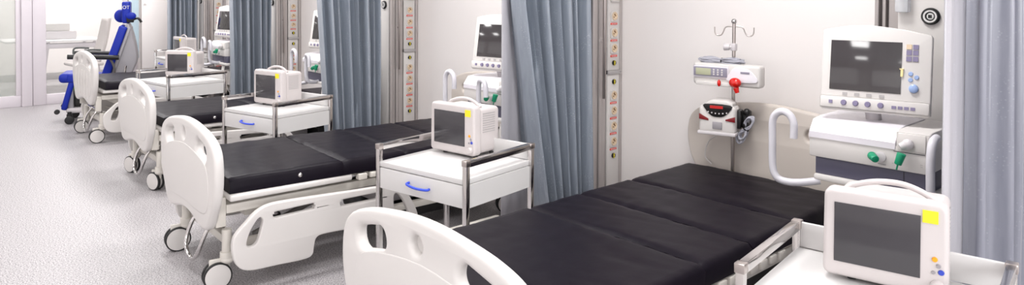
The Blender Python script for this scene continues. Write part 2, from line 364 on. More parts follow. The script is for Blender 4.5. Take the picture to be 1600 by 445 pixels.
# ------------------------------------------------------------------ service columns
COLX = {0: -0.90, 1: -2.87, 2: -5.19, 3: -7.525, 4: -9.86}
def make_column(i, xs, label):
    t = thing('service_column', label, 'service column', (xs, YB, 0), 0, 'service columns along the back wall')
    MB().box(-.20, 0, -.30, -.002, 0, ZC - .002, .004).build('column_body', M['equip'], t)
    MB().box(.0, .018, -.30, -.27, 0, ZC - .01, .003).box(.0, .012, -.265, -.245, 0, ZC - .01, .003).box(0, .02, -.24, -.215, 0, ZC - .01, .004)\
        .box(0, .012, -.21, -.165, 0, ZC - .01, .003).build('aluminium_profile', M['alu'], t)
    MB().box(0, .014, -.033, -.004, 0, ZC - .01, .003).build('aluminium_profile', M['alu'], t)
    MB().box(0, .006, -.30, -.004, 0, ZC - .01).build('backing_strip', M['aludark'], t, label='dark grooves between the aluminium profiles')
    MB().box(-.315, -.21, -.075, -.035, 1.0, ZC - .01, .004).box(-.345, -.33, -.07, -.002, 1.0, ZC - .01, .003).box(-.378, -.36, -.075, -.002, 1.0, ZC - .01, .004).build('aluminium_profile', M['alu'], t)
    MB().box(-.36, -.31, -.045, -.002, 1.0, ZC - .01).build('groove', M['aludark'], t)
    fp = MB().box(.004, .02, -.158, -.042, 0.25, 1.006, .003).box(.004, .02, -.158, -.042, 1.03, ZC - .02, .003).build('socket_panel', M['equip'], t)
    MB().box(.02, .03, -.162, -.036, 1.006, 1.03, .002).cyl((.03, -.158, 1.018), (.034, -.158, 1.018), .005).cyl((.03, -.04, 1.018), (.034, -.04, 1.018), .005).build('joint_clip', M['skirt'], t)
    for z in (1.70, 1.60, 1.375, 1.268, 1.168, .866, .767, .668, .568):
        s = MB().box(.02, .027, -.133, -.065, z - .03, z + .034, .006, axis=0).build('socket', M['equip'], t)
        MB().lathe([(0, .0062), (.020, .0062), (.022, .0095), (.0265, .0095), (.0275, .006)], (.0215, -.099, z + .004), 'X', 24).build('insert', M['tan'], s)
        MB().cyl((.0275, -.099, z + .014), (.029, -.099, z + .014), .006, n=10).cyl((.0275, -.091, z + .006), (.029, -.091, z + .006), .005, n=10).cyl((.0275, -.107, z - .002), (.029, -.107, z - .002), .0045, n=10).build('contacts', M['brown'], s)
        l = MB().box(.02, .0235, -.132, -.068, z - .052, z - .040, .001).build('red_label', M['redlabel'], t)
        MB().box(.0235, .0238, -.124, -.116, z - .048, z - .044).box(.0235, .0238, -.113, -.107, z - .048, z - .044).box(.0235, .0238, -.104, -.092, z - .048, z - .044).box(.0235, .0238, -.089, -.078, z - .048, z - .044).build('print', M['white'], l)
    for z in (1.078, .957, .48):
        g = MB().cyl((.02, -.099, z), (.03, -.099, z), .0165, n=24, bev=.002).build('ground_terminal', M['black'], t)
        MB().cyl((.03, -.099, z), (.0305, -.099, z), .006, n=12).box(.0295, .0304, -.107, -.091, z + .009, z + .013).box(.0295, .0304, -.107, -.091, z - .013, z - .009).build('mark', M['yellow'], g)
    do = MB().box(.02, .034, -.135, -.063, 1.47, 1.535, .004).build('data_outlet', M['equip'], t)
    MB().box(.033, .0345, -.125, -.105, 1.485, 1.52).box(.033, .0345, -.093, -.073, 1.485, 1.52).build('port', M['black'], do)
    # round gas outlet on the front face
    z = 1.425
    gy = -.30
    r_ = MB().lathe([(.0, .0), (.036, .0), (.036, .010), (.031, .016), (.025, .016), (.024, .008), (0, .008)], (-.07, gy, z), 'Y', 36).build('gas_outlet', M['black'], t)
    MB().lathe([(.020, .009), (.020, .0165), (.0265, .0165), (.0265, .009)], (-.07, gy, z), 'Y', 30).build('white_ring', M['white'], r_)
    MB().lathe([(0, .0135), (.012, .0135), (.0145, .010)], (-.07, gy, z), 'Y', 20).build('centre', M['white'], r_)
    MB().box(-.077, -.063, gy - .0155, gy - .013, z - .007, z + .007, .001).build('centre_hole', M['black'], r_)
    # pull rod
    p = MB().cyl((.045, -.22, .86), (.045, -.22, 2.5), .011, n=14, bev=.003).build('pull_rod', M['steel'], t)
    MB().box(.018, .045, -.23, -.21, 1.9, 1.93).box(.018, .045, -.23, -.21, 1.22, 1.235).build('rod_clip', M['chrome'], p)
    return t
collab = {0: 'white service column with gas outlet and flowmeter behind the large ventilator screen',
          1: 'service column with sockets between the nearest long curtain and the bare wall',
          2: 'service column with sockets behind the bed with chrome loop in view, right of second curtain',
          3: 'service column with sockets behind the third monitor from the right',
          4: 'far service column beside the ventilator of the farthest bed'}
for i, xs in COLX.items(): 
    c_ = make_column(i, xs, collab[i])
    if i == 0:
        fm = MB().box(-.200, -.145, -.345, -.302, 1.44, 1.60, .008).build('flowmeter', M['bag'], c_)
        MB().cyl((-.172, -.323, 1.46), (-.172, -.323, 1.58), .006).build('float_tube', M['steel'], fm)

# ------------------------------------------------------------------ curtains
def curtain(x, y0t, y0b, y1t, y1b, label, folds=9, amp=.05, seed=0, pale=None, z0=.22, cm='curtain'):
    t = thing('curtain', label, 'curtain', (0, 0, 0), 0, 'blue grey privacy curtains between the beds')
    rnd = random.Random(seed)
    ph = [rnd.uniform(-.8, .8) for _ in range(folds * 2 + 2)]; am = [rnd.uniform(.5, 1.35) for _ in range(folds * 2 + 2)]
    def f(u, v):
        z = z0 + (2.66 - z0) * v
        ya = y0b + (y0t - y0b) * min(1, v * 1.9); yb = y1b + (y1t - y1b) * v
        k = u * folds * 2; i = int(min(k, folds * 2 - 1)); fr = k - i
        a = am[i] * (1 - fr) + am[i + 1] * fr
        sw = ph[i] * (1 - fr) + ph[i + 1] * fr
        s_ = math.sin(u * folds * 2 * PI + sw + .35 * math.sin(v * 3 + i))
        s_ = math.copysign(abs(s_) ** .7, s_) + .16 * math.sin(u * folds * 5.3 * PI + ph[i] * 4)
        spread = 1 + .25 * (1 - v)
        return Vector((x + amp * a * spread * s_ + .012 * noise.noise(Vector((u * 5, v * 2, seed))), ya + (yb - ya) * (u + .012 * math.cos(u * folds * 4 * PI)) , z))
    MB().grid(f, folds * 24, 26).build('curtain_cloth', M[cm], t, 80, solid=.003)
    if pale:
        (px, pa, pb, pat, pbt) = pale
        def g(u, v):
            z = z0 + (2.66 - z0) * v
            ya = pa + (pat - pa) * v; yb = pb + (pbt - pb) * v
            return Vector((px + .02 * math.sin(u * 5 + 1) + .004 * math.sin(u * 17), ya + (yb - ya) * u, z))
        MB().grid(g, 40, 12).build('pale_lining', M['curtain_pale'], t, 80, label='pale grey flat end of the curtain', solid=.003)
    MB().box(x - .015, x + .015, min(y0t, y0b) - .6, YB - .31, 2.68, 2.72).cyl((x, y0t + .1, 2.70), (x, y0t + .1, ZC - .002), .006).cyl((x, y1t - .1, 2.70), (x, y1t - .1, ZC - .002), .006).build('ceiling_track', M['alu'], t)
    return t
curtain(-2.89, 2.65, 2.86, 3.29, 3.29, 'gathered blue grey curtain left of the nearest black mattress', 7, .07, 1, pale=(-2.985, 2.64, 2.95, 2.64, 2.95))
curtain(-5.23, 2.63, 2.72, 3.21, 3.21, 'gathered blue grey curtain behind the second bed, right of third cart', 7, .062, 2)
curtain(-7.545, 2.80, 2.82, 3.24, 3.24, 'gathered blue grey curtain directly behind the third monitor from the right', 6, .06, 3)
curtain(-9.98, 2.88, 2.88, 3.28, 3.28, 'farthest curtain above the smallest monitor, beside the white screen panel', 6, .05, 4)
curtain(-.66, 2.56, 2.58, 3.5, 3.5, 'pale grey curtain at the right edge beside the large ventilator', 6, .05, 5, pale=(-.655, 2.29, 2.60, 2.29, 2.60), cm='curtain_light')

# ------------------------------------------------------------------ beds
def board_outline(hw=.5, z0=.30, top=.835):
    pts = [(0, .335), (.10, .325), (.22, .30), (.30, .292), (.37, .315), (.425, .39), (.475, .47), (.50, .56), (.502, .64),
           (.488, .705), (.455, .748), (.40, .778), (.31, .803), (.20, .820), (.10, .831)]
    s = hw / .5; k = (top - z0) / (.835 - .292)
    R_ = [(x * s, z0 + (z - .292) * k) for x, z in pts]
    return R_ + [(0, z0 + (.835 - .292) * k)] + [(-x, z) for x, z in R_[:0:-1]]
def make_bed(label, loc, rz, ribs=False, seams=(.76, 1.09, 1.47, 2.02), W=.90, seed=0, mrot=0.0, fy=-.09, bz=0.0, bx=0.0, ca=264, lift=0.0):
    t = thing('hospital_bed', label, 'bed', loc, rz, 'hospital beds in a row along the back wall')
    # footboard
    holes = [rrect(-.30 + bx, .705 + bz, .185, .084, .040, 5, 12), rrect(.27 + bx, .705 + bz, .185, .084, .040, 5, -14), circ(-.03 + bx, .75 + bz, .030, 18)]
    mb = MB().profile([(x + bx, z + bz) for x, z in board_outline()], holes, .05, .019, 'XZ', fy, 4)
    fb = mb.build('footboard', M['plastic'], t)
    fi = MB()
    fi.profile([(-.39, .60), (-.30, .66), (0, .70), (.30, .66), (.39, .60), (.40, .48), (.33, .39), (0, .39), (-.33, .39), (-.40, .48)], [], .012, .005, 'XZ', fy - .022, 4)
    fi.mul(Matrix.Translation((bx, 0, bz))).build('raised_panel', M['plastic'], fb)
    # cups around the recess (centre) and the grips
    MB().lathe([(0, .004), (.03, .004), (.034, -.004), (0, -.004)], (-.03 + bx, fy + .008, .75 + bz), 'Y', 24).build('centre_recess', M['plastic'], fb)
    if ribs:
        r = MB()
        for k in range(5): 
            x = -.26 + k * .13
            r.tube([(x, fy - .026, .40), (x, fy - .030, .55), (x, fy - .026, .67)], .012, 8, 4)
        r.build('vertical_ribs', M['plastic'], fb)
    # headboard
    hy = seams[3] + .075
    MB().profile(board_outline(.49, .42, .945), [rrect(-.27, .80, .15, .06, .029, 5, 10), rrect(.27, .80, .15, .06, .029, 5, -10)], .045, .016, 'XZ', hy, 4).build('headboard', M['beige'], t)
    # mattress in four jointed sections
    mroot = Matrix.Translation((0, 1.0, 0)) @ Matrix.Rotation(R(mrot), 4, 'Z') @ Matrix.Translation((0, -1.0, 0))
    prev = 0.0
    zb, zt = .492, .572
    for k, e in enumerate(seams):
        y0, y1 = prev + .0005, e - .0005; prev = e
        c = bmesh.new(); nx = 44; ny = max(8, int((y1 - y0) / .02)); nz = 4
        # closed rounded slab
        def top(u, v, y0=y0, y1=y1, k=k):
            x = (u - .5) * W; y = y0 + (y1 - y0) * v
            ex = min(u, 1 - u) * W; ey = min(v, 1 - v) * (y1 - y0)
            dz = 0
            for d, rr in ((ex, .020), (ey, .006)):
                if d < rr: dz -= rr - math.sqrt(max(0, rr * rr - (rr - d) ** 2))
            crown = .006 * (1 - (2 * u - 1) ** 4)
            n1 = noise.noise(Vector((x * 2.0 + seed, y * 11 + k * 3 + x * 3, seed))) * .0045 - .003 * abs(noise.noise(Vector((x * 1.6 + 9, y * 16 - x * 5 + seed, k))))
            n2 = noise.noise(Vector((x * 14, y * 5 + seed * 3 + k, seed + 2))) * .0016
            edge = math.exp(-ey / .05) * noise.noise(Vector((x * 22, k + seed, 0))) * .005
            return Vector((x, y, zt + dz + crown * min(1, ey / .03) + n1 + n2 + edge))
        mb = MB(); mb.grid(top, nx, ny)
        b = mb.bm; b.edges.ensure_lookup_table()
        be = [e_ for e_ in b.edges if e_.is_boundary]
        ret = bmesh.ops.extrude_edge_only(b, edges=be)
        nv = [g for g in ret['geom'] if isinstance(g, bmesh.types.BMVert)]
        for v_ in nv: v_.co.z = zb
        bmesh.ops.contextual_create(b, geom=[e_ for e_ in b.edges if e_.is_boundary])
        mb.mul(mroot).build('mattress_section', M['mattress'], t, 55)
    for s in (-1, 1):
        MB().lathe([(0, .006), (.006, .006), (.010, .003), (.012, 0)], (s * (W / 2), .37, .532), 'X', 16).mul(mroot).build('vent_eyelet', M['chrome'], t)
    # platform rim and slats
    MB().box(-.44, .44, -.02, .66, .455, .490, .012, 3).build('foot_platform', M['plastic'], t)
    MB().box(-.42, .42, .70, seams[1] + .0, .462, .488, .006).build('thigh_platform', M['bedmetal'], t)
    MB().box(-.42, .42, seams[1] + .02, seams[3], .462, .488, .006).build('back_platform', M['bedmetal'], t)
    for s in (-1, 1):
        mb = MB()
        for k in range(9): mb.box(s * .435 - .022, s * .435 + .022, .69 + k * .075, .745 + k * .075, .452 + .004 * (k % 2), .486, .006)
        mb.build('slat_ends', M['bedmetal'], t)
    # upper frame
    mb = MB()
    for s in (-1, 1): mb.box(s * .36 - .02, s * .36 + .02, -.02, seams[3] + .02, .385, .43, .004)
    for y in (.02, .62, 1.2, 1.8): mb.box(-.34, .34, y - .02, y + .02, .39, .425, .004)
    mb.box(-.30, .30, .10, .55, .33, .38, .01)
    mb.build('upper_frame', M['bedmetal'], t)
    mb = MB()
    for s in (-1, 1): mb.box(s * .33 - .016, s * .33 + .016, .35, .38, .43, .46).box(s * .33 - .016, s * .33 + .016, .66, .70, .43, .46).box(s * .33 - .016, s * .33 + .016, 1.5, 1.54, .43, .46)
    mb.build('platform_stays', M['bedmetal'], t)
    # scissor arms
    for s in (-1, 1):
        for (ya, yb) in ((.62, .16), (1.20, 1.62)): MB().tube([(s * .26, ya, .37), (s * .26, yb, .21)], .018, 8).build('lifting_arm', M['darkmetal'], t)
    MB().cyl((0, .50, .25), (0, 1.15, .36), .03).cyl((0, 1.15, .36), (0, 1.3, .385), .016).build('actuator', M['black'], t)
    MB().box(-.14, .14, 1.0, 1.3, .18, .29, .015).build('control_box', M['equipgrey'], t)
    MB().box(-.27, .27, .95, 1.9, .10, .172, .02).box(-.30, .30, 1.32, 1.88, .22, .36, .02).build('base_cover', M['black'], t, label='black cover over the base')  # black boxes added to darken the space under the bed head
    # base chassis
    mb = MB()
    for s in (-1, 1): mb.box(s * .30 - .02, s * .30 + .02, .02, 1.95, .175, .215, .005)
    for y in (.04, 1.93): mb.box(-.36, .36, y - .022, y + .022, .175, .22, .006)
    mb.build('base_frame', M['bedmetal'], t)
    for o in list(t.children): 
        if o.name.split('.')[0] not in ('base_frame', 'base_cover', 'lifting_arm', 'actuator', 'control_box'): o.location.z += lift
    # posts that carry the footboard
    for s in (-1, 1):
        MB().box(s * .36 - .018, s * .36 + .018, -.07, -.02, .32, .47, .004).build('board_bracket', M['bedmetal'], t)
        MB().box(s * .36 - .018, s * .36 + .018, seams[3] + .02, seams[3] + .06, .36, .5, .004).build('board_bracket', M['bedmetal'], t)
    # casters
    for (sx, y, a) in ((-1, -.01, ca), (1, -.01, ca), (-1, 1.93, 230), (1, 1.93, 245)):
        px = sx * .355
        cst = MB().cyl((px, y, .145), (px, y, .30), .024, n=18).cyl((px, y, .14), (px, y, .185), .034, n=18, bev=.004).sphere((px, y, .145), .036, (1, 1, .7)).build('caster', M['bedmetal'], t)
        d = Vector((math.cos(R(a)), math.sin(R(a)), 0)); wc = Vector((px, y, .07)) + d * .048; nn = Vector((-d.y, d.x, 0))
        fork = MB().box(-.05, .05, -.008, .008, -.01, .055, .006, mtx=Matrix.Translation(wc + Vector((0, 0, .03)) - d * .012) @ Matrix.Rotation(R(a), 4, 'Z')).build('fork', M['bedmetal'], cst)
        for s in (-1, 1):
            c0 = wc + nn * s * .019
            rot = Matrix.Translation(c0) @ nn.to_track_quat('Z', 'Y').to_matrix().to_4x4()
            MB().lathe([(.052, -.010), (.066, -.010), (.070, -.006), (.070, .006), (.066, .010), (.052, .010)], n=36).mul(rot).build('tyre', M['rubber'], cst)
            MB().lathe([(0, .014), (.045, .013), (.062, .0112), (.065, 0), (.062, -.0112), (.045, -.013), (0, -.014)], n=36).mul(rot).build('wheel_cover', M['plastic'], cst)
    # chrome pedal loop under the footboard
    MB().tube([(-.06, -.01, .31), (-.07, -.055, .25), (-.075, -.085, .17), (-.055, -.095, .125), (.0, -.10, .095), (.07, -.10, .085), (.13, -.095, .115), (.165, -.085, .17), (.175, -.055, .25), (.18, -.01, .31)], .0115, 12, 5).cyl((-.30, -.005, .30), (.30, -.005, .30), .011).build('pedal_loop', M['chrome'], t, label='chrome pedal loop')
    # side rails, lowered
    def q(pts, s=1): return pts
    foot = [(-.035, .255), (-.02, .17), (.04, .118), (.20, .108), (.34, .103), (.385, .118), (.395, .165), (.41, .205), (.46, .214), (.62, .208), (.80, .20), (.87, .16), (.95, .13), (1.03, .14), (1.05, .19), (1.02, .27), (.96, .36), (.89, .40),
            (.78, .412), (.62, .418), (.40, .428), (.24, .434), (.15, .432), (.085, .408), (.03, .36), (-.02, .31)]
    fh = [[(.035, .25), (.06, .235), (.088, .25), (.108, .31), (.118, .355), (.102, .374), (.078, .352), (.05, .305)], rrect(.285, .375, .23, .030, .0145, 4, 1.5), rrect(.665, .362, .24, .036, .017, 4, 0),
          [(.90, .22), (.93, .19), (.97, .19), (.985, .22), (.95, .30), (.91, .35), (.885, .345), (.885, .29)]]
    for s in (-1, 1):
        r = MB().profile(foot, fh, .034, .008, 'YZ', s * .50, 4).build('side_rail', M['plastic'], t)
        MB().tube([(s * .40, .30, .20), (s * .44, .26, .22), (s * .49, .20, .24)], .011, 8, 3).build('rail_arm', M['bedmetal'], r)
        MB().tube([(s * .38, .58, .36), (s * .44, .56, .33), (s * .49, .55, .28)], .012, 8, 3).build('rail_arm', M['bedmetal'], r)
    return t
BED = [((-1.76, 1.36, 0), 0), ((-3.965, 1.345, 0), -2.0), ((-6.10, 1.615, 0), -1), ((-8.37, 1.70, 0), 0)]
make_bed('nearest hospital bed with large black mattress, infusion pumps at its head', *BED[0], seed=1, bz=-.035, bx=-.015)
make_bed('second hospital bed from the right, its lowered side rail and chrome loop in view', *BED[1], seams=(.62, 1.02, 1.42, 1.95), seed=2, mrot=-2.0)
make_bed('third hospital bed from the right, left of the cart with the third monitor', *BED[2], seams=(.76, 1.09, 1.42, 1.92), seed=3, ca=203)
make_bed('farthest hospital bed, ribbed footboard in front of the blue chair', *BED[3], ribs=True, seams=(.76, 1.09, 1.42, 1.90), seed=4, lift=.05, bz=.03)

# ------------------------------------------------------------------ carts
def make_cart(label, loc, rz):
    """origin: front left foot on the floor; +x to the right, +y to the wall"""
    W, D, H = .565, .475, .78
    t = thing('bedside_cart', label, 'cart', loc, rz, 'white bedside carts with chrome frames')
    for (x, y) in ((0, 0), (W, 0), (0, D), (W, D)):
        p = MB().box(x - .012, x + .012, y - .012, y + .012, .06, H, .002).build('post', M['chrome'], t)
        c = MB().cyl((x, y, .06), (x, y, .045), .01).sphere((x, y, .045), .018, (1, 1, .6)).build('caster', M['equipgrey'], t)
        MB().lathe([(0, .011), (.024, .011), (.028, .007), (.028, -.007), (.024, -.011), (0, -.011)], (x, y + .012, .028), 'X', 24).build('wheel', M['rubber'], c)
        MB().box(x - .015, x + .015, y - .015, y + .015, H - .022, H + .005, .003).build('corner_joint', M['steel'], t)
    for x in (0, W): MB().box(x - .012, x + .012, .015, D - .015, H - .026, H + .004, .002).build('side_rail', M['chrome'], t)
    MB().box(.0, W, D - .006, D + .008, .70, H, .004).build('back_panel', M['white'], t)
    MB().box(.005, W - .005, -.005, D - .006, .675, .70, .003).build('top_shelf', M['white'], t)
    b = MB().box(.014, .02, .005, D - .015, .575, .673).box(W - .02, W + .004, .014, D - .014, .572, .673).box(.02, W - .02, D - .02, D - .008, .575, .673).box(.02, W - .02, .01, D - .02, .575, .582)
    b.build('cabinet', M['white'], t)
    d = MB().box(.014, W - .014, -.008, .012, .572, .672, .003).build('drawer', M['white'], t)
    MB().tube([(W / 2 - .065, -.008, .632), (W / 2 - .062, -.028, .628), (W / 2, -.036, .622), (W / 2 + .062, -.028, .622), (W / 2 + .065, -.008, .622)], .006, 10, 5).build('handle', M['blue'], d, label='blue bow handle')
    MB().box(.0, W, D / 2 - .01, D / 2 + .01, .20, .215).box(-.008, .008, .01, D - .01, .20, .225).box(W - .008, W + .008, .01, D - .01, .20, .225).build('lower_crossbar', M['steel'], t)
    MB().box(.008, W - .008, .008, D - .008, .225, .243, .003).build('lower_shelf', M['white'], t)
    return t
c1 = make_cart('white bedside cart at bottom right with raised chrome rail, nearest to the camera', (-.955, 1.72, 0), 8)
c2 = again(c1, (-2.915, 1.80, 0), 9.5, 'white cart with blue drawer handle between the two nearest beds')
c3 = again(c1, (-5.03, 1.83, 0), 13.5, 'white cart between the second and third beds, chrome rail around its monitor')
c4 = again(c1, (-7.296, 1.842, 0), 8, 'white cart right of the farthest bed, small blue handle')
c4.scale = (1.12, 1.12, 1)

# ------------------------------------------------------------------ patient monitors
def make_monitor(label, loc, rz):
    W, H = .31, .257
    XO = -.022
    t = thing('patient_monitor', label, 'monitor', loc, rz, 'patient monitors standing on the bedside carts')
    out = [(x, z + H / 2 + .006) for x, z in rrect(0, 0, W, H - .012, .02, 4)]
    out = [(x * (1 - .02 * (z / H)), z + .008 * (1 - (2 * x / W) ** 2) * (1 if z > H / 2 else -.2)) for x, z in out]
    MB().profile([(x + XO, z) for x, z in out], [], .055, .012, 'XZ', .0275, 1).build('front_bezel', M['monitor'], t)
    bk = [(x, z + H / 2) for x, z in rrect(0.006, 0, W - .035, H - .03, .022, 4)]
    bd = MB().profile([(x + XO, z) for x, z in bk], [], .15, .012, 'XZ', .125, 1).build('rear_housing', M['monitor'], t)
    mb = MB()
    for k in range(9): mb.box(XO + W / 2 - .0165, XO + W / 2 - .010, .075, .165, .12 + k * .0115, .1245 + k * .0115)
    mb.build('vent_slots', M['skirt'], bd)
    MB().profile([(-.145, .055), (.068, .055), (.068, .222), (-.145, .222)], [], .004, .0005, 'XZ', -.001, 1).build('screen', M['screen'], t)
    MB().box(.072, .108, -.003, .001, .206, .239, .0).build('yellow_sticker', M['yellow'], t, label='yellow square sticker')
    h = [(-.125, .05, H - .014), (-.105, .05, H + .002), (-.05, .05, H + .019), (.01, .05, H + .022), (.06, .05, H + .008), (.095, .05, H - .014)]
    MB().tube(h, .0085, 10, 5).mul(Matrix.Translation((0, .035, 0))).build('carry_handle', M['monitor'], t)
    for (x, z, r, m, nm) in ((.101, .112, .0070, 'orange', 'orange alarm button'), (.110, .096, .006, 'greybtn', 'grey button'), (.116, .080, .0075, 'bluebtn', 'blue button'), (.098, .077, .005, 'greybtn', 'small grey button')):
        MB().lathe([(0, .004), (r * .8, .004), (r, .001)], (x, 0, z), 'Y', 16).build('button', M[m], t, label=nm)
    MB().lathe([(0, .016), (.013, .016), (.016, .012), (.017, 0)], (.108, 0, .042), 'Y', 24).build('knob', M['monitor'], t)
    for x in (-W / 2 + .05, W / 2 - .05):
        for y in (.04, .16): MB().cyl((x, y, .0), (x, y, .014), .012).build('foot', M['rubber'], t)
    return t
m1 = make_monitor('patient monitor at bottom right, largest in view', (-.686, 2.036, .70), 11)
m2 = again(m1, (-2.757, 2.14, .70), 8, 'patient monitor on the cart between the two nearest beds')
m3 = again(m1, (-4.90, 2.10, .70), 15, 'patient monitor on the cart in front of the third curtain')
m4 = again(m1, (-7.20, 2.20, .70), 38, 'patient monitor on the small cart right of the farthest bed')

# ------------------------------------------------------------------ ventilators
def make_ventilator(label, loc, rz):
    """origin on floor under the front left corner of the body"""
    t = thing('ventilator', label, 'ventilator', loc, rz, 'ventilators beside the bed heads')
    W, D = .455, .34
    # body
    bd = MB().box(0, W, 0, D, .825, .92, .006).build('body', M['equip'], t)
    def prism(pts, x0, x1, mtx=None):  # (y,z) outline extruded in x
        m = MB(); m.profile(pts, [], x1 - x0, .004, 'YZ', (x0 + x1) / 2, 1); return m
    prism([(-.004, .905), (-.004, .93), (.035, .978), (.10, .985), (D, .985), (D, .905)], 0, W * .74).build('sloping_cover', M['lilac'], t, label='lilac white sloping cover')
    prism([(.0, .905), (.0, .975), (.03, .982), (D, .982), (D, .905)], W * .745, W).build('inlet_block', M['equip'], t)
    MB().box(.02, W - .002, .018, D - .01, .752, .826, .003).build('slate_band', M['slate'], t, label='dark slate blue front band')
    MB().box(.36, .364, .0165, .02, .755, .82).build('band_seam', M['slate_dark'], t)
    MB().box(.02, W + .02, .0, D, .728, .752, .006).build('base_plate', M['equip'], t)
    MB().box(W * .76, W - .012, -.006, .002, .905, .972, .004).build('inlet_cover', M['equip'], t)
    MB().sphere((.385, -.018, .935), .021, (1, .9, 1)).cyl((.385, -.018, .935), (.362, -.03, .922), .018, .014).build('outlet_knob', M['equipgrey'], t)
    MB().cyl((.285, .0, .868), (.285, -.008, .868), .020, bev=.002).build('outlet_socket', M['equipgrey'], t)
    MB().box(.33, .44, -.0025, .0, .898, .9).build('seam', M['slate_dark'], t)
    MB().cyl((.262, -.03, .872), (.285, -.055, .866), .016, .014, 18, .003).sphere((.262, -.03, .872), .0165).build('green_plug', M['green'], t, label='green hose plug')
    MB().cyl((.378, -.058, .905), (.366, -.062, .862), .016, .013, 18, .002).cyl((.366, -.062, .862), (.362, -.063, .842), .003).build('green_plug', M['green'], t, label='green hose plug pointing down')
    mb = MB()
    for k in range(5): mb.box(.275 + k * .006, .279 + k * .006, -.0012, 0, .838, .841)
    mb.box(.325, .331, -.0012, 0, .85, .851).box(.425, .432, -.0012, 0, .86, .861).box(.425, .432, -.0012, 0, .852, .853).build('print', M['greybtn'], bd)
    # screen unit, turned and leaning
    sm = Matrix.Translation((.02, .06, 1.020)) @ Matrix.Rotation(R(10), 4, 'Z') @ Matrix.Rotation(R(-9), 4, 'X')
    SW, SH = .405, .36
    o = [(0, .008), (.01, 0), (SW - .01, 0), (SW, .008), (SW, SH - .045), (SW - .006, SH - .035), (SW - .10, SH - .015), (SW / 2 - .02, SH), (.10, SH - .004), (.006, SH - .022), (0, SH - .03)]
    su = MB().profile(o, [], .035, .006, 'XZ', .0, 1).profile([(x * .9 + .02, z * .8 + .03) for x, z in o], [], .045, .01, 'XZ', .035, 1).mul(sm).build('screen_unit', M['equip'], t)
    MB().profile([(.035, .085), (.30, .085), (.30, .292), (.035, .292)], [], .004, .0005, 'XZ', -.018, 1).mul(sm).build('display', M['ventscreen'], su)
    MB().box(.002, SW - .002, -.028, -.016, .008, .058, .008).mul(sm).build('key_strip', M['equip'], su)
    MB().box(.038, .052, -.031, -.027, .026, .040).mul(sm).build('soft_key', M['violet'], su)
    for x in (.095, .14, .185, .232): MB().lathe([(0, .008), (.009, .008), (.012, 0)], (x, -.028, .033), 'Y', 18).mul(sm).build('soft_knob', M['violet'], su)
    for x in (.272, .294, .316, .338): MB().box(x, x + .016, -.031, -.027, .024, .036).mul(sm).build('soft_key', M['violet'], su)
    for x in (.095, .14, .185, .232): MB().box(x - .008, x + .010, -.020, -.017, .064, .076).mul(sm).build('grey_mark', M['skirt'], su)
    for (x, z) in ((.348, .275), (.325, .252), (.348, .252), (.325, .227), (.348, .227)): MB().box(x - .0095, x + .0095, -.021, -.017, z - .0095, z + .0095).mul(sm).build('alarm_key', M['violet'], su)
    MB().box(.315, .334, -.021, -.017, .266, .285).mul(sm).build('yellow_key', M['tan'], su)
    MB().box(.298, .307, -.024, -.018, .155, .185).box(.294, .309, -.024, -.018, .183, .187).mul(sm).build('cream_tab', mat('cream_tape', (240, 222, 160), .5), su)
    for (x, z) in ((.333, .168), (.354, .155), (.333, .144)): MB().lathe([(0, .004), (.007, .004), (.009, 0)], (x, -.018, z), 'Y', 16).mul(sm).build('round_key', M['palebtn'], su)
    MB().lathe([(0, .014), (.010, .014), (.016, .010), (.0175, 0)], (.345, -.018, .110), 'Y', 24).mul(sm).build('rotary_knob', M['palebtn'], su, label='pale blue rotary knob')
    MB().tube([(.2, .16, .98), (.2, .14, 1.03), (.2, .12, 1.08)], .03, 12).build('neck', M['equipgrey'], t)
    # bent grey tube rails
    MB().tube([(-.048, -.04, .895), (-.048, -.04, .955), (-.065, -.04, .99), (-.095, -.04, 1.003), (-.125, -.04, .99), (-.142, -.04, .955), (-.142, -.04, .87), (-.140, -.04, .77), (-.128, -.04, .725), (-.10, -.035, .705), (-.04, -.02, .705), (.04, .02, .722)], .0155, 14, 6).build('tube_rail', M['tubegrey'], t, label='pale grey bent tube rail, left')
    MB().tube([(.44, .15, .735), (.452, .02, .728), (.468, -.03, .76), (.468, -.035, .85), (.468, -.03, .92), (.468, -.01, .955), (.468, .03, .965)], .0155, 14, 6).build('tube_rail', M['tubegrey'], t, label='pale grey bent tube rail, right')
    # trolley
    MB().box(.30, .42, .10, .22, .10, .728, .01).build('column', M['equipgrey'], t)
    MB().box(.22, .44, .07, .28, .50, .66, .012).build('lower_box', M['equip'], t)
    mb = MB()
    for (x, y) in ((.25, -.0), (.44, -.0), (.25, .34), (.44, .34)): mb.tube([(.36, .16, .11), (x, y, .085)], .02, 8)
    mb.box(.215, .265, -.46, .10, .075, .12, .02, 3)
    mb.build('trolley_base', M['bedmetal'], t)
    for (x, y) in ((.24, -.42), (.44, .0), (.25, .34), (.44, .34)):
        MB().lathe([(0, .012), (.03, .012), (.036, .008), (.036, -.008), (.03, -.012), (0, -.012)], (x, y, .036), 'X', 24).cyl((x, y, .04), (x, y, .09), .008).build('trolley_wheel', M['rubber'], t)
    # hoses hanging at the back of the tray
    MB().tube([(.38, .02, .715), (.40, .0, .62), (.36, .02, .52), (.30, .06, .46)], .009, 8, 6).tube([(.34, .02, .715), (.37, .0, .62), (.43, .02, .50), (.42, .06, .44)], .009, 8, 6).build('breathing_hose', M['equip'], t, label='white breathing hoses')
    return t
v1 = make_ventilator('large ventilator at right with big dark reflecting screen, beside the nearest bed', (-1.305, 2.90, .012), 0)
v2 = again(v1, (-3.49, 2.78, .012), 0, 'ventilator half hidden by curtain, behind the monitor between the two nearest beds')
v3 = again(v1, (-5.81, 2.80, .012), 0, 'ventilator showing as a sliver between the third monitor and the curtain right of it')
v4 = again(v1, (-8.11, 2.79, .012), 0, 'far ventilator left of the third curtain, with a dark band below')

